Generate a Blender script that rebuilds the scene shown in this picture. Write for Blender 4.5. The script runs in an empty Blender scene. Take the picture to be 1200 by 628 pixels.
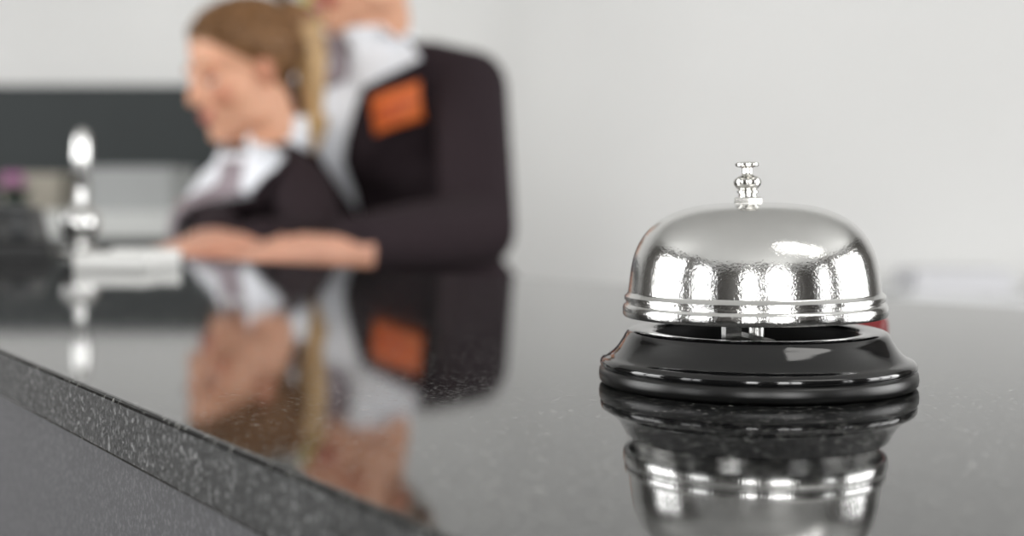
import bpy, bmesh, math
from mathutils import Vector, Matrix
from mathutils.bvhtree import BVHTree

sc = bpy.context.scene
try:
    sc.view_settings.view_transform = 'Standard'
    sc.view_settings.look = 'None'
except Exception:
    pass
V = Vector
TOP = 1.05          # counter top height

# ------------------------------------------------------------------ materials
def srgb(r, g, b):
    f = lambda c: (c/255/12.92) if c/255 <= .04045 else ((c/255+.055)/1.055)**2.4
    return (f(r), f(g), f(b), 1)

def mat(name, col, rough=.5, metal=0., var=.06, scale=60., bump=0., bscale=300., coat=0., ior=1.45, sheen=0., sss=0., trans=0., bdist=.001):
    m = bpy.data.materials.new(name); m.use_nodes = True
    nt = m.node_tree; b = nt.nodes['Principled BSDF']
    b.inputs['Roughness'].default_value = rough
    b.inputs['Metallic'].default_value = metal
    b.inputs['IOR'].default_value = ior
    b.inputs['Coat Weight'].default_value = coat
    b.inputs['Sheen Weight'].default_value = sheen
    b.inputs['Transmission Weight'].default_value = trans
    if sss:
        b.inputs['Subsurface Weight'].default_value = sss
        b.inputs['Subsurface Scale'].default_value = .008
    tc = nt.nodes.new('ShaderNodeTexCoord')
    n = nt.nodes.new('ShaderNodeTexNoise'); n.inputs['Scale'].default_value = scale; n.inputs['Detail'].default_value = 4
    nt.links.new(tc.outputs['Object'], n.inputs['Vector'])
    r = nt.nodes.new('ShaderNodeValToRGB')
    r.color_ramp.elements[0].position = .3; r.color_ramp.elements[1].position = .7
    r.color_ramp.elements[0].color = tuple(c*(1-var) for c in col[:3])+(1,)
    r.color_ramp.elements[1].color = tuple(min(1, c*(1+var)) for c in col[:3])+(1,)
    nt.links.new(n.outputs['Fac'], r.inputs['Fac'])
    nt.links.new(r.outputs['Color'], b.inputs['Base Color'])
    if bump:
        n2 = nt.nodes.new('ShaderNodeTexNoise'); n2.inputs['Scale'].default_value = bscale; n2.inputs['Detail'].default_value = 3
        nt.links.new(tc.outputs['Object'], n2.inputs['Vector'])
        bp = nt.nodes.new('ShaderNodeBump'); bp.inputs['Strength'].default_value = bump; bp.inputs['Distance'].default_value = bdist
        nt.links.new(n2.outputs['Fac'], bp.inputs['Height'])
        nt.links.new(bp.outputs['Normal'], b.inputs['Normal'])
    return m

def granite(name, dark, light, rough, fleck=.62, rvar=.0, bump=0., cloud=.18, ior=1.5, soft=.3):
    m = bpy.data.materials.new(name); m.use_nodes = True
    nt = m.node_tree; b = nt.nodes['Principled BSDF']; L = nt.links.new
    tc = nt.nodes.new('ShaderNodeTexCoord')
    vo = nt.nodes.new('ShaderNodeTexVoronoi'); vo.inputs['Scale'].default_value = 1050
    n1 = nt.nodes.new('ShaderNodeTexNoise'); n1.inputs['Scale'].default_value = 480; n1.inputs['Detail'].default_value = 5; n1.inputs['Roughness'].default_value = .7
    n2 = nt.nodes.new('ShaderNodeTexNoise'); n2.inputs['Scale'].default_value = 60; n2.inputs['Detail'].default_value = 3
    for q in (vo, n1, n2): L(tc.outputs['Object'], q.inputs['Vector'])
    sep = nt.nodes.new('ShaderNodeSeparateColor'); L(vo.outputs['Color'], sep.inputs[0])
    r1 = nt.nodes.new('ShaderNodeValToRGB'); r1.color_ramp.elements[0].position = fleck; r1.color_ramp.elements[1].position = min(1, fleck+soft)
    r1.color_ramp.elements[0].color = (0, 0, 0, 1); r1.color_ramp.elements[1].color = (1, 1, 1, 1)
    L(sep.outputs[0], r1.inputs['Fac'])
    r2 = nt.nodes.new('ShaderNodeValToRGB'); r2.color_ramp.elements[0].position = .42; r2.color_ramp.elements[1].position = .62
    L(n1.outputs['Fac'], r2.inputs['Fac'])
    mu = nt.nodes.new('ShaderNodeMath'); mu.operation = 'MULTIPLY'; L(r1.outputs['Color'], mu.inputs[0]); L(r2.outputs['Color'], mu.inputs[1])
    ad = nt.nodes.new('ShaderNodeMath'); ad.operation = 'MULTIPLY_ADD'; L(n2.outputs['Fac'], ad.inputs[0]); ad.inputs[1].default_value = cloud; L(mu.outputs[0], ad.inputs[2])
    mx = nt.nodes.new('ShaderNodeMix'); mx.data_type = 'RGBA'; mx.clamp_factor = True
    L(ad.outputs[0], mx.inputs['Factor']); mx.inputs[6].default_value = dark; mx.inputs[7].default_value = light
    L(mx.outputs[2], b.inputs['Base Color'])
    rr = nt.nodes.new('ShaderNodeMath'); rr.operation = 'MULTIPLY_ADD'; L(mu.outputs[0], rr.inputs[0]); rr.inputs[1].default_value = rvar; rr.inputs[2].default_value = rough
    L(rr.outputs[0], b.inputs['Roughness'])
    b.inputs['IOR'].default_value = ior
    if bump:
        bp = nt.nodes.new('ShaderNodeBump'); bp.inputs['Strength'].default_value = bump; bp.inputs['Distance'].default_value = .0006
        L(n1.outputs['Fac'], bp.inputs['Height']); L(bp.outputs['Normal'], b.inputs['Normal'])
    return m

M_wall = mat('wall_paint', srgb(232, 232, 231), .7, var=.012, scale=2, bump=.1)
M_walld = mat('wall_taupe', srgb(104, 101, 98), .7, var=.03, scale=2, bump=.1)
M_ceil = mat('ceiling_paint', srgb(228, 228, 226), .8, var=.01)
M_floor = mat('floor_tile', srgb(96, 92, 88), .35, var=.08, scale=3)
M_grtop = granite('granite_polished', srgb(17, 18, 19), srgb(150, 150, 146), .045, .78, .07, cloud=.03, ior=1.56, soft=.22)
M_gredge = granite('granite_edge', srgb(12, 13, 14), srgb(132, 133, 133), .42, .60, .1, .7, cloud=.05)
M_panel = granite('counter_panel_stone', srgb(70, 70, 73), srgb(98, 98, 101), .6, .4, 0, .3)
M_chrome = mat('polished_chrome', (.71, .71, .70, 1), .12, 1, var=.02, scale=200, bump=.45, bscale=1500, bdist=.00012)
M_chrome2 = mat('plunger_chrome', (.70, .69, .66, 1), .14, 1, var=.02)
M_black = mat('black_lacquer', srgb(13, 13, 14), .1, var=.1, scale=400, bump=.02, coat=.3)
M_rubber = mat('black_rubber', srgb(14, 14, 14), .32, var=.1)
M_blackin = mat('bell_interior', srgb(8, 8, 8), .6)
M_jacket = mat('jacket_wool', srgb(46, 37, 41), .9, var=.12, scale=150, bump=.3, bscale=900, ior=1.25)
M_trouser = mat('trouser_wool', srgb(36, 29, 32), .9, var=.1, scale=150, ior=1.25)
M_shirt = mat('white_cotton', srgb(244, 247, 253), .8, var=.02, scale=80, bump=.2)
M_scarf = mat('mauve_silk', srgb(150, 138, 144), .5, var=.12, scale=70)
M_badge = mat('orange_badge', srgb(232, 116, 50), .4, var=.05)
M_badget = mat('badge_lettering', srgb(190, 66, 24), .5)
M_skin = mat('skin', srgb(222, 168, 138), .5, var=.05, scale=40, sss=.1)
M_skin2 = mat('skin_blush', srgb(198, 136, 108), .5, var=.05, scale=40, sss=.1)
M_hand = mat('hand_skin', srgb(212, 158, 134), .5, var=.08, scale=40, sss=.1)
M_lip = mat('lips', srgb(186, 116, 100), .4)
M_hairb = mat('hair_blonde', srgb(128, 92, 58), .45, var=.3, scale=90, bump=.6, bscale=200)
M_hairp = mat('hair_blonde_tips', srgb(186, 152, 106), .45, var=.25, scale=90, bump=.6, bscale=200)
M_hairt = mat('hair_brown', srgb(112, 78, 50), .45, var=.3, scale=90, bump=.6, bscale=200)
M_brow = mat('eyebrow', srgb(76, 50, 36), .8)
M_eye = mat('eye_white', srgb(225, 222, 218), .2)
M_iris = mat('iris', srgb(50, 38, 30), .2)
M_shoe = mat('shoe_leather', srgb(20, 18, 18), .3)
M_phone = mat('phone_plastic', srgb(17, 18, 20), .45, var=.1)
M_phone2 = mat('phone_keys', srgb(44, 46, 49), .5)
M_white = mat('white_plastic', srgb(232, 232, 230), .35, var=.01)
M_paper = mat('paper', srgb(236, 236, 234), .7, var=.015)
M_silver = mat('brushed_silver', (.70, .70, .69, 1), .18, 1, var=.02)
M_strik = mat('striker_steel', (.42, .42, .41, 1), .25, 1, var=.05)
M_red = mat('red_plastic', srgb(120, 34, 36), .5, var=.05)
M_slate = mat('slate_panel', srgb(50, 55, 56), .6, var=.06, scale=5)
M_cab = mat('cabinet_grey', srgb(84, 86, 86), .5, var=.04, scale=5)
M_cabtop = mat('cabinet_top_white', srgb(204, 206, 204), .3, var=.02, scale=5)
M_box = mat('box_grey', srgb(162, 164, 164), .5, var=.03)
M_folder = mat('folder_paper', srgb(180, 180, 178), .7)
M_lime = mat('bamboo_lime', srgb(206, 204, 110), .4, var=.12, scale=25)
M_leaf = mat('dark_leaf', srgb(30, 44, 32), .45, var=.25, scale=30)
M_mag = mat('magenta_petal', srgb(186, 62, 148), .5, var=.15, scale=60)
M_pink = mat('pink_petal', srgb(176, 116, 160), .5, var=.15, scale=60)
M_pot = mat('pot_ceramic', srgb(174, 168, 156), .3)
M_frame = mat('window_frame_grey', srgb(40, 42, 45), .4)
M_steel = mat('stool_steel', (.6, .6, .6, 1), .25, 1)
M_seat = mat('stool_leather', srgb(40, 38, 38), .4)
M_pale = mat('sideboard_pale', srgb(230, 231, 232), .5, var=.02)
M_pale2 = mat('sideboard_mauve', srgb(222, 222, 226), .5, var=.02)

# ------------------------------------------------------------------ helpers
def mkobj(name, me, mats, smooth=True, parent=None):
    ob = bpy.data.objects.new(name, me); sc.collection.objects.link(ob)
    for m in mats: me.materials.append(m)
    if smooth:
        for p in me.polygons: p.use_smooth = True
    if parent is not None: setpar(ob, parent)
    return ob
def setpar(ob, e):
    ob.parent = e; ob.matrix_parent_inverse = e.matrix_basis.inverted()
def empty(name, loc):
    e = bpy.data.objects.new(name, None); e.location = loc; e.empty_display_size = .05
    sc.collection.objects.link(e); return e
def from_bm(name, bm, mats, smooth=True, parent=None):
    me = bpy.data.meshes.new(name); bmesh.ops.recalc_face_normals(bm, faces=bm.faces); bm.to_mesh(me); bm.free()
    return mkobj(name, me, mats, smooth, parent)
def bevel(ob, w, seg=3):
    m = ob.modifiers.new('bev', 'BEVEL'); m.width = w; m.segments = seg; m.limit_method = 'ANGLE'
    m.harden_normals = False
    return ob
def autosm(ob, ang=35):
    me = ob.data
    me.set_sharp_from_angle(angle=math.radians(ang)); return ob
def bm_box(bm, c, s, rot=None, mi=0):
    mtx = Matrix.Translation(V(c)) @ (rot.to_4x4() if rot else Matrix.Identity(4)) @ Matrix.Diagonal((s[0], s[1], s[2], 1))
    r = bmesh.ops.create_cube(bm, size=1, matrix=mtx)
    for v in r['verts']:
        for f in v.link_faces: f.material_index = mi
def bm_ell(bm, c, r, rot=None, u=20, v=14):
    mtx = Matrix.Translation(V(c)) @ (rot.to_4x4() if rot else Matrix.Identity(4)) @ Matrix.Diagonal((r[0], r[1], r[2], 1))
    bmesh.ops.create_uvsphere(bm, u_segments=u, v_segments=v, radius=1, matrix=mtx)
def bm_tube(bm, pts, rads, seg=16):
    pts = [V(p) for p in pts]
    for i, (p, r) in enumerate(zip(pts, rads)):
        bmesh.ops.create_uvsphere(bm, u_segments=seg, v_segments=10, radius=r, matrix=Matrix.Translation(p))
    for i in range(len(pts)-1):
        a, b = pts[i], pts[i+1]; d = b-a
        if d.length < 1e-6: continue
        q = V((0, 0, 1)).rotation_difference(d.normalized()).to_matrix().to_4x4()
        bmesh.ops.create_cone(bm, cap_ends=True, segments=seg, radius1=rads[i], radius2=rads[i+1], depth=d.length,
                              matrix=Matrix.Translation((a+b)/2) @ q)
def bm_loft(bm, rings, seg=28, power=2.3):
    prev = None
    for c, a, b in rings:
        row = []
        for i in range(seg):
            t = 2*math.pi*i/seg
            ct, st = math.cos(t), math.sin(t)
            x = math.copysign(abs(ct)**(2/power), ct); y = math.copysign(abs(st)**(2/power), st)
            row.append(bm.verts.new(V(c)+V(a)*x+V(b)*y))
        if prev:
            for i in range(seg):
                bm.faces.new((prev[i], prev[(i+1) % seg], row[(i+1) % seg], row[i]))
        else: bm.faces.new(row[::-1])
        prev = row
    bm.faces.new(prev)
def fuse(name, bm, voxel, it, mats, matfn=None, post=None, parent=None, xf=None):
    me = bpy.data.meshes.new(name); bmesh.ops.recalc_face_normals(bm, faces=bm.faces); bm.to_mesh(me); bm.free()
    ob = bpy.data.objects.new(name, me); sc.collection.objects.link(ob)
    r = ob.modifiers.new('r', 'REMESH'); r.mode = 'VOXEL'; r.voxel_size = voxel
    s = ob.modifiers.new('s', 'SMOOTH'); s.factor = .5; s.iterations = it
    bpy.context.view_layer.update()
    ev = ob.evaluated_get(bpy.context.evaluated_depsgraph_get())
    me2 = bpy.data.meshes.new_from_object(ev)
    ob.modifiers.clear(); ob.data = me2; bpy.data.meshes.remove(me)
    me2.name = name; me2.materials.clear()
    for m in mats: me2.materials.append(m)
    if matfn:
        for p in me2.polygons: p.material_index = matfn(p.center, p.normal)
    if post: post(me2)
    for p in me2.polygons: p.use_smooth = True
    if xf is not None: me2.transform(xf)
    if parent is not None: setpar(ob, parent)
    return ob
def lathe(bm, prof, c=(0, 0, 0), seg=96, mi=0, rot=None):
    R = rot.to_3x3() if rot else Matrix.Identity(3); c = V(c)
    prev = None
    for r, z in prof:
        if r < 1e-7: row = [bm.verts.new(c+R @ V((0, 0, z)))]
        else: row = [bm.verts.new(c+R @ V((r*math.cos(2*math.pi*i/seg), r*math.sin(2*math.pi*i/seg), z))) for i in range(seg)]
        if prev:
            for i in range(seg):
                j = (i+1) % seg
                if len(prev) == 1 and len(row) == 1: continue
                if len(prev) == 1: f = bm.faces.new((prev[0], row[i], row[j]))
                elif len(row) == 1: f = bm.faces.new((prev[i], prev[j], row[0]))
                else: f = bm.faces.new((prev[i], prev[j], row[j], row[i]))
                f.material_index = mi
        prev = row
def mm(p): return [(a/1000, b/1000) for a, b in p]
def cr(pts, n=6):
    P = [V(p) for p in pts]; out = []
    for i in range(len(P)-1):
        p0 = P[max(i-1, 0)]; p1 = P[i]; p2 = P[i+1]; p3 = P[min(i+2, len(P)-1)]
        for k in range(n):
            t = k/n
            out.append(.5*((2*p1)+(-p0+p2)*t+(2*p0-5*p1+4*p2-p3)*t*t+(-p0+3*p1-3*p2+p3)*t**3))
    out.append(P[-1]); return out

# ------------------------------------------------------------------ room
XL, XR, YB, YF, H = -3.2, 3.6, 3.5, -3.6, 2.9
def slab(name, c, s, m, bev=0):
    bm = bmesh.new(); bm_box(bm, c, s); ob = from_bm(name, bm, [m], False)
    if bev: bevel(ob, bev)
    return ob
slab('floor', ((XL+XR)/2, (YB+YF)/2, -.05), (XR-XL+.4, YB-YF+.4, .1), M_floor)
slab('ceiling', ((XL+XR)/2, (YB+YF)/2, H+.05), (XR-XL+.4, YB-YF+.4, .1), M_ceil)
slab('wall_back', ((XL+XR)/2, YB+.05, H/2), (XR-XL+.4, .1, H), M_wall)

def wall_open(name, axis, pos, a0, a1, holes):
    bm = bmesh.new()
    cuts = sorted(holes); cur = a0
    def add(p, q, z0, z1):
        if q-p < 1e-4 or z1-z0 < 1e-4: return
        if axis == 'x': bm_box(bm, ((p+q)/2, pos, (z0+z1)/2), (q-p, .12, z1-z0))
        else: bm_box(bm, (pos, (p+q)/2, (z0+z1)/2), (.12, q-p, z1-z0))
    for (p, q, z0, z1) in cuts:
        add(cur, p, 0, H); add(p, q, 0, z0); add(p, q, z1, H); cur = q
    add(cur, a1, 0, H)
    return from_bm(name, bm, [M_walld], False)
front_h = [(-1.2, -.5, .9, 2.4), (.4, 1.7, .6, 2.5)]
wall_open('wall_front', 'x', YF-.06, XL, XR, front_h)
left_h = [(-2.6, -1.2, .7, 2.5), (-.2, 1.6, .7, 2.5)]
wall_open('wall_left', 'y', XL-.06, YF, YB, left_h)
right_h = [(-2.4, -1.6, .7, 2.5), (-.6, 1.6, .7, 2.5)]
wall_open('wall_right', 'y', XR+.06, YF, YB, right_h)
wi = 0
def window(axis, pos, a, b, z0, z1, nx, nz, power, out):
    global wi; wi += 1
    bm = bmesh.new(); t = .05
    def bar(p, q, za, zb):
        if axis == 'x': bm_box(bm, ((p+q)/2, pos, (za+zb)/2), (q-p, .06, zb-za))
        else: bm_box(bm, (pos, (p+q)/2, (za+zb)/2), (.06, q-p, zb-za))
    bar(a, b, z0, z0+t); bar(a, b, z1-t, z1)
    for i in range(nx+1):
        x = a+(b-a)*i/nx; bar(max(a, x-t), min(b, x+t), z0+t, z1-t)
    for k in range(1, nz):
        z = z0+(z1-z0)*k/nz; bar(a, b, z-t/2, z+t/2)
    from_bm('window_%d' % wi, bm, [M_frame], False)
    ld = bpy.data.lights.new('daylight_%d' % wi, 'AREA'); ld.shape = 'RECTANGLE'; ld.size = b-a; ld.size_y = z1-z0
    ld.energy = power*.89; ld.color = (1, .99, .972)
    lo = bpy.data.objects.new('daylight_%d' % wi, ld); sc.collection.objects.link(lo)
    if axis == 'x':
        lo.location = ((a+b)/2, pos+out*.15, (z0+z1)/2)
        lo.rotation_euler = (math.radians(90), 0, 0)   # emits toward +Y
    else:
        lo.location = (pos+out*.15, (a+b)/2, (z0+z1)/2)
        lo.rotation_euler = (math.radians(90), 0, math.radians(-90 if out < 0 else 90))
for (a, b, z0, z1), pw in zip(front_h, (50, 110)): window('x', YF-.06, a, b, z0, z1, 2 if a > 0 else 1, 2, pw, -1)
for (a, b, z0, z1), pw in zip(left_h, (45, 92)): window('y', XL-.06, a, b, z0, z1, 2, 2, pw, -1)
for (a, b, z0, z1), pw in zip(right_h, (30, 125)): window('y', XR+.06, a, b, z0, z1, 2 if a < -1 else 3, 2, pw, 1)
# ceiling lamp (linear panel)
for i, (x, y) in enumerate([(1.5, -.9)]):
    bm = bmesh.new()
    for sx, sy, dx, dy in ((1.86, .03, 0, .315), (1.86, .03, 0, -.315), (.03, .6, .915, 0), (.03, .6, -.915, 0)):
        bm_box(bm, (x+dx, y+dy, H-.015), (sx, sy, .03))
    from_bm('ceiling_lamp', bm, [M_white], False)
    ld = bpy.data.lights.new('ceiling_panel_light', 'AREA'); ld.shape = 'RECTANGLE'; ld.size = 1.8; ld.size_y = .6; ld.energy = 15; ld.color = (1, .98, .95)
    lo = bpy.data.objects.new('ceiling_panel_light_%d' % (i+1), ld); lo.location = (x, y, H-.012); sc.collection.objects.link(lo)
w = bpy.data.worlds.new('World'); sc.world = w; w.use_nodes = True
w.node_tree.nodes['Background'].inputs[0].default_value = (.85, .92, 1, 1); w.node_tree.nodes['Background'].inputs[1].default_value = 1.0

# ------------------------------------------------------------------ reception counter
nearX = lambda y: -.167-.637*(y-.46)
farX = lambda y: -1.033*(y-.833)
cnt = empty('reception_counter', (0, .8, 0))
def poly_prism(name, pts, z0, z1, mats, bev, sidemat=0, par=None):
    bm = bmesh.new()
    b = [bm.verts.new((x, y, z0)) for x, y in pts]; t = [bm.verts.new((x, y, z1)) for x, y in pts]
    bm.faces.new(t); bm.faces.new(b[::-1])
    n = len(pts)
    for i in range(n):
        f = bm.faces.new((b[i], b[(i+1) % n], t[(i+1) % n], t[i])); f.material_index = sidemat
    bmesh.ops.recalc_face_normals(bm, faces=bm.faces)
    if bev:
        bmesh.ops.bevel(bm, geom=list(bm.edges), offset=bev, segments=3, profile=.5, affect='EDGES', material=0)
    return from_bm(name, bm, mats, False, par)
ya, yb = -.9, 1.45
poly_prism('granite_top', [(nearX(ya), ya), (farX(ya), ya), (farX(yb), yb), (nearX(yb), yb)], TOP-.0155, TOP, [M_grtop, M_gredge], .0012, 1, cnt)
o = .004
poly_prism('front_panel', [(nearX(ya)+o, ya+.01), (farX(ya)-.05, ya+.01), (farX(yb-.01)-.03, yb-.01), (nearX(yb-.01)+o, yb-.01)], 0, TOP-.0157, [M_panel], 0, 0, cnt)
E = V((-.718, .695, 0)); N = V((.695, .718, 0)); P0 = V((0, .833, 0)); LZ = 1.008
def le(s, t): q = P0+E*s+N*t; return (q.x, q.y)
poly_prism('staff_ledge', [le(-.3, -.018), le(-.3, .40), le(.85, .40), le(.85, -.018)], LZ-.02, LZ, [M_cab], .001, 0, cnt)

# ------------------------------------------------------------------ service bell
BX, BY = .0664, .383
bell = empty('service_bell', (BX, BY, TOP))
bm = bmesh.new()
prof = [(0, .3), (40.6, .3), (41.9, .4), (42.5, 1.0), (42.7, 2.2), (42.6, 3.7), (42.1, 4.5), (41.5, 4.7)]
lathe(bm, mm(prof), (BX, BY, TOP), 160)
rub = from_bm('rubber_foot', bm, [M_rubber], True, bell); autosm(rub, 50)
bm = bmesh.new()
outer = cr([(41.9, 4.6), (42.3, 5.2), (42.2, 6.2), (41.4, 7.0), (39.6, 7.9), (37.8, 9.6), (36.3, 11.8), (35.4, 13.4), (34.6, 14.3), (33.4, 14.6)], 5)
prof = [(p[0], p[1]) for p in outer]+[(29.2, 14.5), (28.0, 14.3), (27.3, 13.6), (27.1, 12.0), (27.1, 4.0), (0, 4.0)]
prof = [(41.0, 4.4)]+prof
lathe(bm, mm(prof), (BX, BY, TOP), 160)
base = from_bm('flared_base', bm, [M_black], True, bell); autosm(base, 60)
for p in base.data.polygons:
    q = p.center-V((BX, BY, TOP))
    if math.hypot(q.x, q.y) < .0272: p.material_index = 1
base.data.materials.append(M_blackin)
# dome
TR = Matrix.Rotation(math.radians(-.5), 3, 'Y')
bm = bmesh.new()
od = [(34.6, 18.4), (35.2, 18.5), (35.5, 19.1), (35.5, 20.9), (35.2, 21.7), (34.6, 22.1), (34.55, 22.5), (35.0, 23.0), (35.0, 23.9), (34.4, 24.5)]
curve = cr([(34.0, 24.9), (33.6, 28), (33.0, 32), (31.9, 36), (29.8, 40), (26.6, 43.4), (22.3, 46.0), (17, 47.8), (11, 48.7), (5, 49.0), (0.0, 49.05)], 7)
od = od+[(max(p[0], 0), p[1]) for p in curve]
od[-1] = (0, 49.05)
inn = [(34.6, 18.4), (33.9, 18.6), (33.2, 24.5), (32.6, 28), (32.0, 32), (30.9, 35.6), (28.9, 39.2), (25.9, 42.4), (21.8, 45.0), (16.8, 46.8), (11, 47.7), (5, 48.0), (0, 48.05)]
bc = (BX-.0005, BY, TOP)
lathe(bm, mm(od), bc, 192, rot=TR); lathe(bm, mm(inn), bc, 192, rot=TR)
bmesh.ops.remove_doubles(bm, verts=bm.verts, dist=1e-6)
dome = from_bm('dome', bm, [M_chrome], True, bell); autosm(dome, 40)
# plunger
bm = bmesh.new()
pl = [(0, 50.2), (2.6, 50.3), (2.4, 51.2), (2.4, 51.5), (2.9, 51.7), (2.9, 52.1), (2.5, 52.4), (2.4, 52.6)]
pl += [(3.0, 53.0), (3.6, 53.8), (3.75, 54.6), (3.5, 55.4), (2.7, 56.1), (1.7, 56.4), (1.4, 56.9), (1.4, 58.3), (1.8, 58.6), (2.9, 58.8), (3.2, 59.1), (3.2, 59.6), (2.9, 59.9), (1.5, 60.1), (0, 60.1)]
PR = Matrix.Rotation(math.radians(-1.2), 3, 'Y')
lathe(bm, mm(pl), (BX-.0012, BY, TOP), 64, rot=PR)
lathe(bm, mm([(0, 48.4), (4.0, 48.4), (4.25, 48.8), (4.25, 50.1), (3.9, 50.5), (0, 50.5)]), (BX-.0012, BY, TOP), 6, rot=PR @ Matrix.Rotation(.4, 3, 'Z'))
plu = from_bm('plunger', bm, [M_chrome2], True, bell); autosm(plu, 30)
# striker mechanism
bm = bmesh.new()
lathe(bm, mm([(0, 4), (4, 4), (4, 6), (2.6, 6.5), (2.2, 8), (2.0, 46), (0, 47.5)]), (BX, BY, TOP), 32)
bm_box(bm, (BX-.004, BY-.012, TOP+.0135), (.005, .022, .001), Matrix.Rotation(.25, 3, 'Z'))
bm_box(bm, (BX-.009, BY-.015, TOP+.015), (.0012, .012, .005), Matrix.Rotation(-.5, 3, 'Z'))
st = from_bm('striker', bm, [M_strik], True, bell); autosm(st, 35)

# ------------------------------------------------------------------ things on the counter
mk = empty('red_marker', (.115, .47, TOP))
bm = bmesh.new()
R = Matrix.Rotation(math.radians(90), 3, 'Y') 
Rz = Matrix.Rotation(math.radians(152), 3, 'Z')
lathe(bm, mm([(0, 0), (3.6, 0), (4.4, .6), (4.6, 3), (4.6, 24), (4.4, 25), (4.4, 26), (4.3, 62), (3.6, 64), (0, 64)]), (.1275, .480, TOP+.0046), 32, rot=Rz @ R)
ob = from_bm('barrel', bm, [M_red], True, mk); autosm(ob, 40)

# business card holder
CC = (-.252, .925)
ch = empty('business_card_holder', (CC[0], CC[1], TOP))
RZ = Matrix.Rotation(math.radians(-12), 3, 'Z')
def lc(x, y, z, c=CC): q = RZ @ V((x, y, 0)); return (c[0]+q.x, c[1]+q.y, TOP+z)
bm = bmesh.new()
bm_box(bm, lc(0, 0, .0015), (.050, .052, .003), RZ)
bm_box(bm, lc(0, -.025, .004), (.050, .002, .008), RZ)
bm_box(bm, lc(-.024, 0, .005), (.002, .052, .010), RZ); bm_box(bm, lc(.024, 0, .005), (.002, .052, .010), RZ)
bm_box(bm, lc(0, .025, .006), (.050, .002, .012), RZ)
bevel(from_bm('tray', bm, [M_white], False, ch), .0005)
bm = bmesh.new()
for k in range(9):
    bm_box(bm, lc(.0008*math.sin(k*2.1), .0006*math.cos(k*1.7), .0036+k*.0008), (.044, .046, .0006), RZ)
from_bm('cards', bm, [M_paper], False, ch)

# pen stand
PX, PY = -.344, 1.12
ps = empty('pen_stand', (PX, PY, TOP))
bm = bmesh.new()
pr = cr([(0, 0), (17, 0), (18, 1.2), (16, 3), (9, 5), (6, 8), (7.5, 11)], 4)
lathe(bm, mm([(max(p[0], 0), p[1]) for p in pr]), (PX, PY, TOP), 48)
bm_ell(bm, (PX, PY, TOP+.025), (.0155, .0155, .0155), u=40, v=24)
from_bm('ball_base', bm, [M_silver], True, ps)
bm = bmesh.new()
pr = cr([(0, 34), (3.2, 36), (4.4, 42), (3.6, 48), (3.6, 54), (5.6, 62), (7.0, 72), (7.2, 82), (6.4, 91), (4.6, 97), (2.5, 99.5), (0, 100)], 4)
lathe(bm, mm([(max(p[0], 0), p[1]) for p in pr]), (PX, PY, TOP), 32, rot=Matrix.Rotation(.02, 3, 'Y'))
from_bm('pen', bm, [M_silver], True, ps)

# desk telephone
TX, TY = -.425, 1.075
ph = empty('desk_telephone', (TX, TY, TOP))
RP = Matrix.Rotation(math.radians(20), 3, 'Z')
def lp(x, y, z): q = RP @ V((x, y, 0)); return V((TX+q.x, TY+q.y, TOP+z))
bm = bmesh.new()
cs = [(-.07, -.075), (.07, -.075), (.07, .085), (-.07, .085)]
zt = [.014, .014, .038, .038]
b = [bm.verts.new(lp(x, y, 0)) for x, y in cs]; t = [bm.verts.new(lp(x*.94, y*.94, z)) for (x, y), z in zip(cs, zt)]
bm.faces.new(t); bm.faces.new(b[::-1])
for i in range(4): bm.faces.new((b[i], b[(i+1) % 4], t[(i+1) % 4], t[i]))
bevel(from_bm('base', bm, [M_phone], False, ph), .004)
bm = bmesh.new()
pts = [lp(-.043, -.062+.145*k/8, .044+.012*math.sin(math.pi*k/8)+.002*k) for k in range(9)]
bm_tube(bm, pts, [.013, .012, .010, .0095, .009, .0095, .010, .012, .013])
bm_ell(bm, lp(-.043, -.058, .034), (.020, .020, .014)); bm_ell(bm, lp(-.043, .078, .048), (.020, .020, .014))
fuse('handset', bm, .002, 4, [M_phone], parent=ph)
bm = bmesh.new()
tilt = RP @ Matrix.Rotation(math.radians(9), 3, 'X')
for r in range(4):
    for c in range(3):
        y = -.05+r*.02
        bm_box(bm, lp(.005+c*.02, y, .0195+(y+.05)*.155), (.014, .012, .005), tilt)
bm_box(bm, lp(.025, .052, .036), (.06, .034, .004), tilt)
bevel(from_bm('keypad', bm, [M_phone2], False, ph), .001)
bm = bmesh.new()
pts = [lp(-.075-.012*math.sin(k*.13), -.06+k*.0009, .010+.004*math.sin(k*1.2))+V((.004*math.cos(k*1.2), 0, 0)) for k in range(100)]
bm_tube(bm, pts, [.0017]*100, 6)
from_bm('cord', bm, [M_phone], True, ph)

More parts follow.
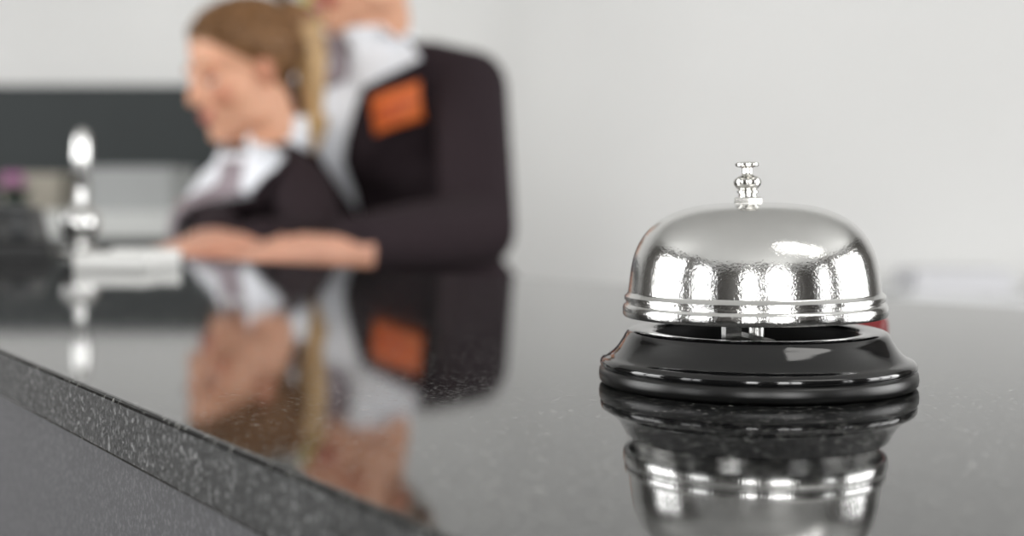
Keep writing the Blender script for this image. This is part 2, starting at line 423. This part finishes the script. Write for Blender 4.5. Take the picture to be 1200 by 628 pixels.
# ------------------------------------------------------------------ background furniture
slab('wall_panel_slate', (-1.35, YB-.02, .86), (1.72, .04, .99), M_slate)
bc_ = empty('back_cabinet', (-.92, 3.08, 0))
bm = bmesh.new(); bm_box(bm, (-.92, 3.12, .50), (1.02, .40, 1.0))
for k in range(3): bm_box(bm, (-1.25+k*.33, 2.915, .52), (.31, .015, .86))
bevel(from_bm('carcass', bm, [M_cab], False, bc_), .003)
bm = bmesh.new(); bm_box(bm, (-.92, 3.10, 1.027), (1.06, .46, .054)); bevel(from_bm('worktop', bm, [M_cabtop], False, bc_), .004)
bm = bmesh.new()
for k in range(3): bm_tube(bm, [(-1.13+k*.33, 2.895, .80), (-1.13+k*.33, 2.895, .92)], [.006, .006], 8)
from_bm('handles', bm, [M_silver], True, bc_)
def file_box(nm, x, y, w, d, h, m):
    e = empty(nm, (x, y, 1.054)); bm = bmesh.new()
    t = .004
    for cx, cy, sx, sy, sz in ((0, -d/2, w, t, h), (0, d/2, w, t, h), (-w/2, 0, t, d, h), (w/2, 0, t, d, h)):
        bm_box(bm, (x+cx, y+cy, 1.054+sz/2), (sx, sy, sz))
    bm_box(bm, (x, y, 1.056), (w, d, .004))
    from_bm('case', bm, [m], False, e)
    bm = bmesh.new()
    for k in range(10): bm_box(bm, (x+(k-4.5)*w/11, y, 1.058+h*.48), (w/16, d*.9, h*.9+.004*math.sin(k*2)))
    from_bm('folders', bm, [M_folder], False, e)
file_box('file_box', -.79, 3.02, .17, .22, .092, M_box)
file_box('file_box.001', -1.04, 3.14, .13, .20, .080, M_pot)
def flower(bm, c, r, mi=0, up=V((0, -.6, .8))):
    up = up.normalized(); q = V((0, 0, 1)).rotation_difference(up).to_matrix()
    for k in range(5):
        a = k*2*math.pi/5
        off = q @ V((math.cos(a)*r*.6, math.sin(a)*r*.6, .15*r))
        rot = q @ Matrix.Rotation(a, 3, 'Z') @ Matrix.Rotation(-.35, 3, 'Y')
        bm_ell(bm, V(c)+off, (r*.55, r*.36, r*.1), rot, 10, 6)
    bm_ell(bm, V(c)+up*r*.15, (r*.2,)*3, None, 8, 6)
FX, FY = -1.04, 2.945
fp = empty('potted_flowers', (FX, FY, 1.054))
bm = bmesh.new(); lathe(bm, mm([(0, 0), (18, 0), (20, 4), (26, 34), (27, 37), (25, 37), (23, 30), (0, 30)]), (FX, FY, 1.054), 32)
autosm(from_bm('pot', bm, [M_leaf], True, fp), 40)
bm = bmesh.new(); bmf = bmesh.new()
for k in range(10):
    a = k*2.4; r = .008+.022*((k*7) % 5)/5
    top = V((FX+r*math.cos(a), FY+r*math.sin(a), 1.054+.055+.022*((k*3) % 4)/4))
    bm_tube(bm, [(FX, FY, 1.082), top], [.0015, .001], 6); flower(bmf, top, .012)
    bm_ell(bm, (FX+.025*math.cos(a+1), FY+.025*math.sin(a+1), 1.094), (.018, .008, .003), Matrix.Rotation(a+1, 3, 'Z') @ Matrix.Rotation(-.5, 3, 'Y'), 10, 6)
from_bm('foliage', bm, [M_leaf], True, fp); from_bm('blossoms', bmf, [M_pink], True, fp)
# bamboo and orchid arrangement
bo = empty('bamboo_orchid_arrangement', (-.455, 3.05, 1.054))
bm = bmesh.new(); lathe(bm, mm([(0, 0), (34, 0), (40, 8), (46, 80), (48, 86), (44, 86), (42, 76), (0, 76)]), (-.455, 3.05, 1.054), 40)
autosm(from_bm('pot', bm, [M_pot], True, bo), 40)
bm = bmesh.new()
for k, (dx, dy, hh) in enumerate([(-.012+.03, 0, .60), (.034, .012, .52), (.005, .014, .56), (.026, -.015, .62)]):
    pr = []
    for j in range(int(hh/.05)):
        z = .07+j*.05
        pr += [(.0105, z), (.0095, z+.004), (.009, z+.025), (.0095, z+.046)]
    pr += [(0, pr[-1][1])]
    lathe(bm, [(0, .06)]+pr, (-.455+dx, 3.05+dy, 1.054), 16)
autosm(from_bm('canes', bm, [M_lime], True, bo), 50)
bm = bmesh.new(); bmf = bmesh.new()
for k in range(22):
    a = k*2.4; z = 1.45+.02*(k % 7)+.010*k
    c0 = V((-.50, 3.05, z)); L_ = .07+.02*(k % 3)
    d = V((math.cos(a), math.sin(a), .35)).normalized()
    bm_ell(bm, c0+d*L_*.6, (L_*.6, .018, .004), Matrix.Rotation(a, 3, 'Z') @ Matrix.Rotation(-.35, 3, 'Y'), 12, 8)
stem = cr([V((-.465, 3.03, 1.12)), V((-.50, 3.01, 1.3)), V((-.50, 3.0, 1.48)), V((-.46, 2.97, 1.50)), V((-.435, 2.95, 1.45)), V((-.435, 2.94, 1.41))], 6)
bm_tube(bm, stem, [.003]*len(stem), 8)
bm_tube(bm, [(-.47, 3.06, 1.12), (-.50, 3.05, 1.75)], [.008, .005], 8)
for k, c0 in enumerate([(-.440, 2.935, 1.395), (-.424, 2.93, 1.425), (-.450, 2.94, 1.435), (-.430, 2.935, 1.46)]): flower(bmf, c0, .028)
from_bm('leaves', bm, [M_leaf], True, bo); from_bm('blossoms', bmf, [M_mag], True, bo)
# pale sideboard far right
sb = empty('sideboard', (1.25, 3.2, 0))
bm = bmesh.new(); bm_box(bm, (1.35, 3.24, .43), (1.0, .40, .82)); bm_box(bm, (1.35, 3.22, .855), (1.04, .46, .03))
for k in range(3): bm_box(bm, (1.02+k*.33, 3.035, .46), (.31, .015, .74))
bevel(from_bm('carcass', bm, [M_pale], False, sb), .004)
bm = bmesh.new()
for k in range(4): bm_box(bm, (1.0+.006*math.sin(k*3), 3.2, .8765+.0125*k), (.22-.01*(k % 2), .18, .012))
from_bm('magazines', bm, [M_pale2], False, sb)

# ------------------------------------------------------------------ people
def make_head(par, C, fwd, pitch, roll, scale, hairmat, style):
    fwd = V(fwd).normalized()
    yaw = math.atan2(fwd.x, fwd.y)
    R = Matrix.Rotation(-yaw, 3, 'Z') @ Matrix.Rotation(-pitch, 3, 'X') @ Matrix.Rotation(roll, 3, 'Y')
    XF = Matrix.Translation(V(C)) @ R.to_4x4() @ Matrix.Scale(scale, 4)
    bm = bmesh.new()
    bm_ell(bm, (0, -.014, .036), (.072, .092, .076))
    bm_ell(bm, (0, .020, -.022), (.060, .064, .076))
    bm_ell(bm, (0, .036, -.070), (.040, .040, .030))
    bm_ell(bm, (0, .062, -.088), (.020, .020, .016))
    for s in (-1, 1):
        bm_ell(bm, (s*.034, .054, -.028), (.022, .022, .024))
        bm_ell(bm, (s*.028, .070, .020), (.024, .012, .008))
        bm_ell(bm, (s*.040, .010, -.065), (.016, .034, .022))
        bm_ell(bm, (s*.069, -.010, -.008), (.006, .014, .024), Matrix.Rotation(s*.3, 3, 'Z'))
        bm_ell(bm, (s*.009, .088, -.031), (.006, .008, .006))
    bm_tube(bm, [(0, .076, .014), (0, .086, -.008), (0, .094, -.026)], [.008, .008, .0095])
    bm_ell(bm, (0, .0795, -.052), (.022, .0095, .0055)); bm_ell(bm, (0, .078, -.062), (.018, .010, .006))
    bm_ell(bm, (0, .070, -.058), (.030, .012, .022))
    bm_tube(bm, [(0, -.012, -.05), (0, -.022, -.10)], [.050, .046])
    def isear(c): return abs(c.x) > .066 and -.026 < c.y < .008 and -.036 < c.z < .018
    def hairv(c): return c.z-c.y*.95-.002 > 0 and c.z > -.085 and not isear(c)
    def mf(c, n):
        if hairv(c): return 3
        if c.y > .076 and -.0685 < c.z < -.0465 and abs(c.x) < .024: return 1
        if c.y > .045 and -.045 < c.z < -.010 and .028 < abs(c.x) < .056: return 2
        if isear(c): return 2
        return 0
    def post(me):
        for v in me.vertices:
            if hairv(v.co):
                k = min(1, (v.co.z-v.co.y*.95-.002)/.02)
                v.co += v.normal*(.009*k+.0016*math.sin(v.co.x*500))
    ob = fuse('head', bm, .0028, 5, [M_skin, M_lip, M_skin2, hairmat], mf, post, par, XF)
    bm = bmesh.new(); bi = bmesh.new(); bl = bmesh.new(); bb = bmesh.new()
    for s in (-1, 1):
        e = V((s*.030, .064, .001))
        bm_ell(bm, e, (.0125, .0115, .0105)); bm_ell(bi, e+V((0, .0075, -.002)), (.0056, .005, .0056))
        bm_ell(bl, e+V((0, -.0005, .0035)), (.0142, .0125, .0092))
        pts = [e+V((s*t, .0145-.35*abs(t), .020+.004*math.sin((t+.012)*70))) for t in (-.014, -.006, .002, .010, .018)]
        bm_tube(bb, pts, [.0022, .0040, .0040, .0032, .0014], 8)
        pts = [e+V((s*t, .0128-abs(t)*.35, -.002)) for t in (-.011, -.004, .004, .012)]
        bm_tube(bb, pts, [.0024, .0040, .0040, .0024], 8)
    for nm, b_, m in (('eyes', bm, M_eye), ('irises', bi, M_iris), ('eyelids', bl, M_skin2), ('eyebrows', bb, M_brow)):
        o_ = from_bm(nm, b_, [m], True); o_.data.transform(XF); setpar(o_, par)
    if style == 'pony':
        bm = bmesh.new()
        pts = cr([V((0, -.080, .055)), V((0, -.106, .072)), V((0, -.122, .046)), V((0, -.122, -.004)), V((0, -.110, -.060)), V((0, -.098, -.112)), V((0, -.086, -.155))], 4)
        n = len(pts); rad = [.015+.013*math.sin(math.pi*min(1, i/(n*.75)))*1 if i < n*.8 else .024*(1-(i-n*.8)/(n*.24)) for i in range(n)]
        rad = [max(.003, r) for r in rad]
        bm_tube(bm, pts, rad)
        for k in range(7):
            a = k*.9
            bm_tube(bm, [p+V((math.cos(a)*rad[i]*.75, math.sin(a)*rad[i]*.75, 0)) for i, p in enumerate(pts)], [r*.38 for r in rad], 8)
        o_ = fuse('ponytail', bm, .003, 2, [M_hairp, hairmat], lambda c, n_: 1 if c.z > .050 else 0, None, par, XF)
        bm = bmesh.new(); bm_tube(bm, [(0, -.082, .056), (0, -.095, .067)], [.018, .018])
        o_ = from_bm('hair_tie', bm, [M_shoe], True); o_.data.transform(XF); setpar(o_, par)
    else:
        bm = bmesh.new()
        bm_ell(bm, (0, -.112, .03), (.036, .030, .034))
        for k in range(10):
            a = k*.628
            bm_tube(bm, [(.024*math.cos(a), -.115, .03+.024*math.sin(a)), (.030*math.cos(a+.8), -.128, .03+.028*math.sin(a+.8)), (.012*math.cos(a+1.8), -.145, .03+.012*math.sin(a+1.8))], [.010, .009, .005], 8)
        fuse('hair_bun', bm, .003, 2, [hairmat], None, None, par, XF)

def make_hand(nm, par, wrist, d, side, surf, curl=1.):
    wr = V(wrist); d = V(d).normalized(); up = V((0, 0, 1)); s = up.cross(d).normalized()*side
    bm = bmesh.new()
    P = lambda a, b_, c: wr+d*a+s*b_+up*c
    rings = [(P(-.04, 0, 0), s*.023, up*.020), (P(.0, 0, 0), s*.025, up*.019), (P(.03, .003, .002), s*.034, up*.019),
             (P(.06, .002, .0), s*.039, up*.017), (P(.082, 0, -.003), s*.037, up*.012), (P(.09, 0, -.004), s*.032, up*.008)]
    bm_loft(bm, rings, 20, 2.2)
    for (b_, ln, r) in ((.029, .070, .0088), (.010, .078, .009), (-.010, .072, .0086), (-.028, .056, .0076)):
        p = P(.080, b_, -.003); ang = math.radians(6*curl); pts = [p]; sp = s*(b_*1.6)
        for k, f in enumerate((.46, .30, .24)):
            ang += math.radians((8, 20, 18)[k]*curl)
            dd = (d+sp*(1.2 if k == 0 else .3)).normalized()
            p = p+(dd*math.cos(ang)-up*math.sin(ang))*ln*f
            p.z = max(p.z, surf+r*.85); pts.append(p.copy())
        bm_tube(bm, pts, [r*1.05, r, r*.92, r*.75], 12)
    pts = [P(.015, .022, -.004), P(.040, .046, -.008), P(.062, .058, -.012), P(.082, .060, -.016)]
    for p in pts: p.z = max(p.z, surf+.009)
    bm_tube(bm, pts, [.015, .0125, .0105, .0085], 12)
    return fuse(nm, bm, .0028, 3, [M_hand], None, None, par)

def patches(nm, par, bvh, O, L, F, quads, thick, m, n=10):
    U = V((0, 0, 1)); bm = bmesh.new()
    for q in quads:
        grid = []
        for i in range(n+1):
            row = []
            for j in range(n+1):
                a, b_ = i/n, j/n
                c = [(q[0][k]*(1-a)+q[1][k]*a)*(1-b_)+(q[3][k]*(1-a)+q[2][k]*a)*b_ for k in range(3)]
                base_ = O+L*c[0]+U*c[1]
                hit = bvh.ray_cast(base_+F*.5, -F, 1.0)
                p = hit[0] if hit[0] else base_+F*.05
                row.append(bm.verts.new(p+F*c[2]))
            grid.append(row)
        for i in range(n):
            for j in range(n): bm.faces.new((grid[i][j], grid[i+1][j], grid[i+1][j+1], grid[i][j+1]))
    bmesh.ops.remove_doubles(bm, verts=bm.verts, dist=1e-5)
    ob = from_bm(nm, bm, [m], True, par)
    so = ob.modifiers.new('s', 'SOLIDIFY'); so.thickness = thick; so.offset = 0
    return ob

def cuff(nm, par, a, b_, r, m, flare=1.02):
    bm = bmesh.new(); a = V(a); b_ = V(b_); d = (b_-a); q = V((0, 0, 1)).rotation_difference(d.normalized()).to_matrix()
    l = d.length
    lathe(bm, [(r*.86, 0), (r, 0), (r*(1+flare)/2, l*.5), (r*flare, l), (r*flare*.92, l), (r*.88, l*.5), (r*.86, 0)], a, 32, rot=q)
    return from_bm(nm, bm, [m], True, par)

# ---- standing receptionist
F = V((-.5, -.866, 0)); L = V((.866, -.5, 0)); U = V((0, 0, 1))
O = V((-.194, 2.0, 1.29))
W1 = empty('receptionist_woman', (-.08, 2.22, 0))
bm = bmesh.new()
def R_(c, w, d): return (V(c), L*w, F*d)
bm_loft(bm, [R_((-.095, 2.205, .80), .172, .118), R_((-.10, 2.20, .87), .175, .118), R_((-.125, 2.16, .95), .152, .105), R_((-.155, 2.115, 1.02), .130, .095),
             R_((-.175, 2.08, 1.08), .135, .098), R_((-.188, 2.05, 1.14), .150, .112), R_((-.192, 2.035, 1.18), .158, .115), R_((-.194, 2.02, 1.225), .160, .098),
             R_((-.194, 2.01, 1.262), .150, .074), R_((-.194, 2.005, 1.292), .105, .058), R_((-.196, 2.0, 1.312), .062, .050)], 32)
for s in (-1, 1):
    bm_ell(bm, V((-.188, 2.05, 1.155))+F*.075+L*.062*s, (.062, .052, .058))
shL = O+L*.158+V((0, 0.0, -.050)); shR = O-L*.158+V((0, 0, -.050))
elL = V((-.040, 1.705, 1.052)); wrL = V((-.165, 1.485, 1.045))
bm_tube(bm, [O+L*.09+V((0, 0, -.030)), shL, (shL+elL)/2, elL, (elL+wrL)/2, wrL], [.048, .052, .049, .046, .040, .030])
elR = V((-.345, 2.33, 1.04)); wrR = V((-.335, 2.30, .83))
bm_tube(bm, [O-L*.09+V((0, 0, -.030)), shR, (shR+elR)/2, elR, (elR+wrR)/2, wrR], [.048, .052, .047, .043, .037, .030])
for s in (-1, 1):
    hp = V((-.095, 2.21, .84))+L*.085*s; kn = V((-.085, 2.20, .48))+L*.085*s; an = V((-.06, 2.25, .10))+L*.08*s
    bm_tube(bm, [hp, kn, an], [.095, .062, .048])
    bm_tube(bm, [an+V((0, 0, -.05)), an+F*.07+V((0, 0, -.062)), an+F*.15+V((0, 0, -.070))], [.038, .034, .026])
bm_tube(bm, [O+V((0, .0, -.03)), V((-.215, 1.965, 1.345))], [.052, .047])
def mf(c, n):
    if c.z < .085: return 2
    if c.z < .79 and c.x > -.30: return 1
    if c.z > 1.312: return 3
    return 0
b1 = fuse('body', bm, .007, 5, [M_jacket, M_trouser, M_shoe, M_skin], mf, None, W1)
bvh = BVHTree.FromPolygons([v.co[:] for v in b1.data.vertices], [p.vertices[:] for p in b1.data.polygons])
Op = O-L*.014
patches('shirt', W1, bvh, Op, L, F, [((-.078, .0, .004), (.078, .0, .004), (.001, -.222, .004), (-.007, -.222, .004))], .003, M_shirt, 16)
patches('lapels', W1, bvh, Op, L, F, [((.068, -.0, .008), (.128, -.02, .009), (.096, -.115, .012), (-.001, -.228, .008)),
                                    ((-.066, -.0, .008), (-.118, -.02, .009), (-.096, -.115, .012), (-.005, -.228, .008))], .004, M_jacket, 12)
patches('shirt_collar', W1, bvh, Op, L, F, [((.022, .030, .012), (.068, .036, .014), (.130, -.012, .016), (.046, -.056, .016)),
                                          ((-.022, .030, .012), (-.062, .034, .014), (-.112, -.018, .016), (-.040, -.050, .016))], .003, M_shirt, 10)
patches('neck_scarf', W1, bvh, Op, L, F, [((-.016, .022, .009), (.020, .022, .009), (.022, -.04, .012), (-.010, -.05, .012))], .004, M_scarf, 8)
patches('name_badge', W1, bvh, O, L, F, [((.056, -.066, .016), (.118, -.044, .016), (.122, -.094, .016), (.062, -.116, .016))], .003, M_badge, 6)
patches('badge_text', W1, bvh, O, L, F, [((.066, -.081, .019), (.112, -.065, .019), (.112, -.071, .019), (.066, -.087, .019)),
                                        ((.068, -.095, .019), (.100, -.084, .019), (.100, -.090, .019), (.068, -.101, .019))], .001, M_badget, 6)
patches('breast_pocket', W1, bvh, O, L, F, [((.075, -.135, .004), (.120, -.127, .004), (.120, -.138, .004), (.075, -.146, .004))], .003, M_jacket, 6)
bm = bmesh.new()
for v_ in (-.242, -.285):
    h = bvh.ray_cast(O+U*v_+F*.5, -F, 1.0)
    if h[0]: bm_ell(bm, h[0]+F*.003, (.010, .010, .010))
from_bm('buttons', bm, [M_shoe], True, W1)
make_hand('hand_left', W1, wrL+V((-.022, -.016, -.010)), (-.92, -.38, 0), -1, LZ)
hr = make_hand('hand_right', W1, (0, 0, 0), (0, 1, 0), 1, -9, 1.2)
hr.data.transform(Matrix.Translation(wrR+V((0, 0, -.030))) @ Matrix.Rotation(math.radians(-90), 4, 'X'))
make_head(W1, (-.214, 1.950, 1.430), (-.60, -.80, 0), math.radians(12), 0, 1.0, M_hairt, 'bun')
cuff('collar_band', W1, O+V((.004, .010, -.002)), O+V((-.010, -.006, .040)), .058, M_shirt, .98)

# ---- seated receptionist
F = V((-.80, -.60, 0)); L = V((.60, -.80, 0))
O = V((-.322, 1.855, 1.160))
W2 = empty('receptionist_woman.001', (-.30, 1.97, 0))
bm = bmesh.new()
bm_loft(bm, [R_((-.285, 1.975, .58), .170, .125), R_((-.285, 1.975, .66), .168, .120), R_((-.285, 1.96, .76), .135, .098), R_((-.290, 1.935, .86), .120, .084),
             R_((-.298, 1.910, .94), .118, .084), R_((-.307, 1.893, 1.01), .118, .084), R_((-.314, 1.875, 1.060), .114, .074), R_((-.319, 1.863, 1.098), .104, .062),
             R_((-.322, 1.856, 1.132), .078, .052), R_((-.324, 1.850, 1.160), .050, .044)], 32)
for s in (-1, 1):
    bm_ell(bm, V((-.307, 1.893, 1.000))+F*.046+L*.050*s, (.050, .044, .048))
shL = O+L*.094+V((0, 0, -.062)); shR = O-L*.104+V((0, 0, -.056))
elL = V((-.222, 1.640, 1.03)); wrL = V((-.272, 1.515, 1.042))
bm_tube(bm, [O+L*.055+V((0, 0, -.042)), shL, (shL+elL)/2, elL, (elL+wrL)/2, wrL], [.036, .041, .039, .038, .034, .029])
elR = V((-.385, 1.80, 1.052)); wrR = V((-.338, 1.625, 1.045))
bm_tube(bm, [O-L*.055+V((0, 0, -.040)), shR, (shR+elR)/2, elR, (elR+wrR)/2, wrR], [.036, .041, .040, .038, .034, .029])
for s in (-1, 1):
    hp = V((-.285, 1.975, .60))+L*.085*s; kn = hp+F*.38+L*.01*s+V((0, 0, .0)); an = hp+F*.32+V((0, 0, -.51))
    bm_tube(bm, [hp, (hp+kn)/2, kn, (kn+an)/2, an], [.088, .078, .060, .052, .040])
    bm_tube(bm, [an+V((0, 0, -.045)), an+F*.07+V((0, 0, -.056)), an+F*.15+V((0, 0, -.062))], [.034, .032, .024])
bm_tube(bm, [O+V((0, 0, -.03)), V((-.336, 1.838, 1.21))], [.043, .040])
def mf2(c, n):
    if c.z < .075: return 2
    if c.z < .66: return 1
    if c.z > 1.160: return 3
    return 0
b2 = fuse('body', bm, .007, 5, [M_jacket, M_trouser, M_shoe, M_skin], mf2, None, W2)
bvh = BVHTree.FromPolygons([v.co[:] for v in b2.data.vertices], [p.vertices[:] for p in b2.data.polygons])
Op = O+L*.014
patches('shirt', W2, bvh, Op, L, F, [((-.066, -.012, .004), (.064, -.012, .004), (.006, -.20, .004), (-.003, -.20, .004))], .003, M_shirt, 14)
patches('lapels', W2, bvh, Op, L, F, [((.056, -.012, .008), (.090, -.03, .009), (.078, -.10, .012), (0.006, -.205, .008)),
                                    ((-.058, -.012, .008), (-.100, -.03, .009), (-.084, -.10, .012), (0, -.205, .008))], .004, M_jacket, 12)
patches('shirt_collar', W2, bvh, Op, L, F, [((.018, -.020, .008), (.054, .010, .010), (.084, -.032, .012), (.038, -.070, .014)),
                                          ((-.016, -.020, .008), (-.054, .006, .010), (-.088, -.036, .012), (-.034, -.070, .014))], .003, M_shirt, 10)
patches('neck_scarf', W2, bvh, Op, L, F, [((-.022, -.022, .010), (.030, -.022, .010), (.038, -.16, .020), (-.018, -.16, .020))], .005, M_scarf, 12)
patches('name_badge', W2, bvh, Op, L, F, [((-.115, -.075, .016), (-.070, -.075, .016), (-.070, -.115, .016), (-.115, -.115, .016))], .003, M_badge, 6)
make_hand('hand_left', W2, wrL+V((-.012, -.012, -.006)), (-.90, -.43, 0), -1, LZ)
make_hand('hand_right', W2, wrR+V((.004, -.014, -.008)), (.05, -1, 0), -1, LZ)
cuff('collar_band', W2, O+V((.008, .008, -.010)), O+V((.004, .002, .034)), .050, M_shirt, .96)
make_head(W2, (-.348, 1.818, 1.254), (-.84, -.54, 0), math.radians(16), 0, .80, M_hairb, 'pony')

# stool for the seated receptionist
st_ = empty('bar_stool', (-.29, 1.975, 0))
bm = bmesh.new(); lathe(bm, mm([(0, 470), (150, 470), (168, 476), (175, 490), (170, 506), (150, 514), (0, 516)]), (-.28, 1.98, 0), 48)
from_bm('seat', bm, [M_seat], True, st_)
bm = bmesh.new(); lathe(bm, mm([(0, 0), (190, 0), (190, 10), (60, 22), (30, 40), (26, 200), (26, 470), (0, 470)]), (-.28, 1.98, 0), 48)
autosm(from_bm('pedestal', bm, [M_steel], True, st_), 40)

# ------------------------------------------------------------------ camera
cd = bpy.data.cameras.new('camera'); cam = bpy.data.objects.new('camera', cd); sc.collection.objects.link(cam)
cam.location = (0, 0, TOP+.053); cam.rotation_euler = (math.radians(90), 0, 0)
cd.sensor_width = 36; cd.lens = 49.5; cd.shift_y = -94/1200; cd.clip_start = .01
cd.dof.use_dof = True; cd.dof.focus_distance = .358; cd.dof.aperture_fstop = 8.0
sc.camera = cam
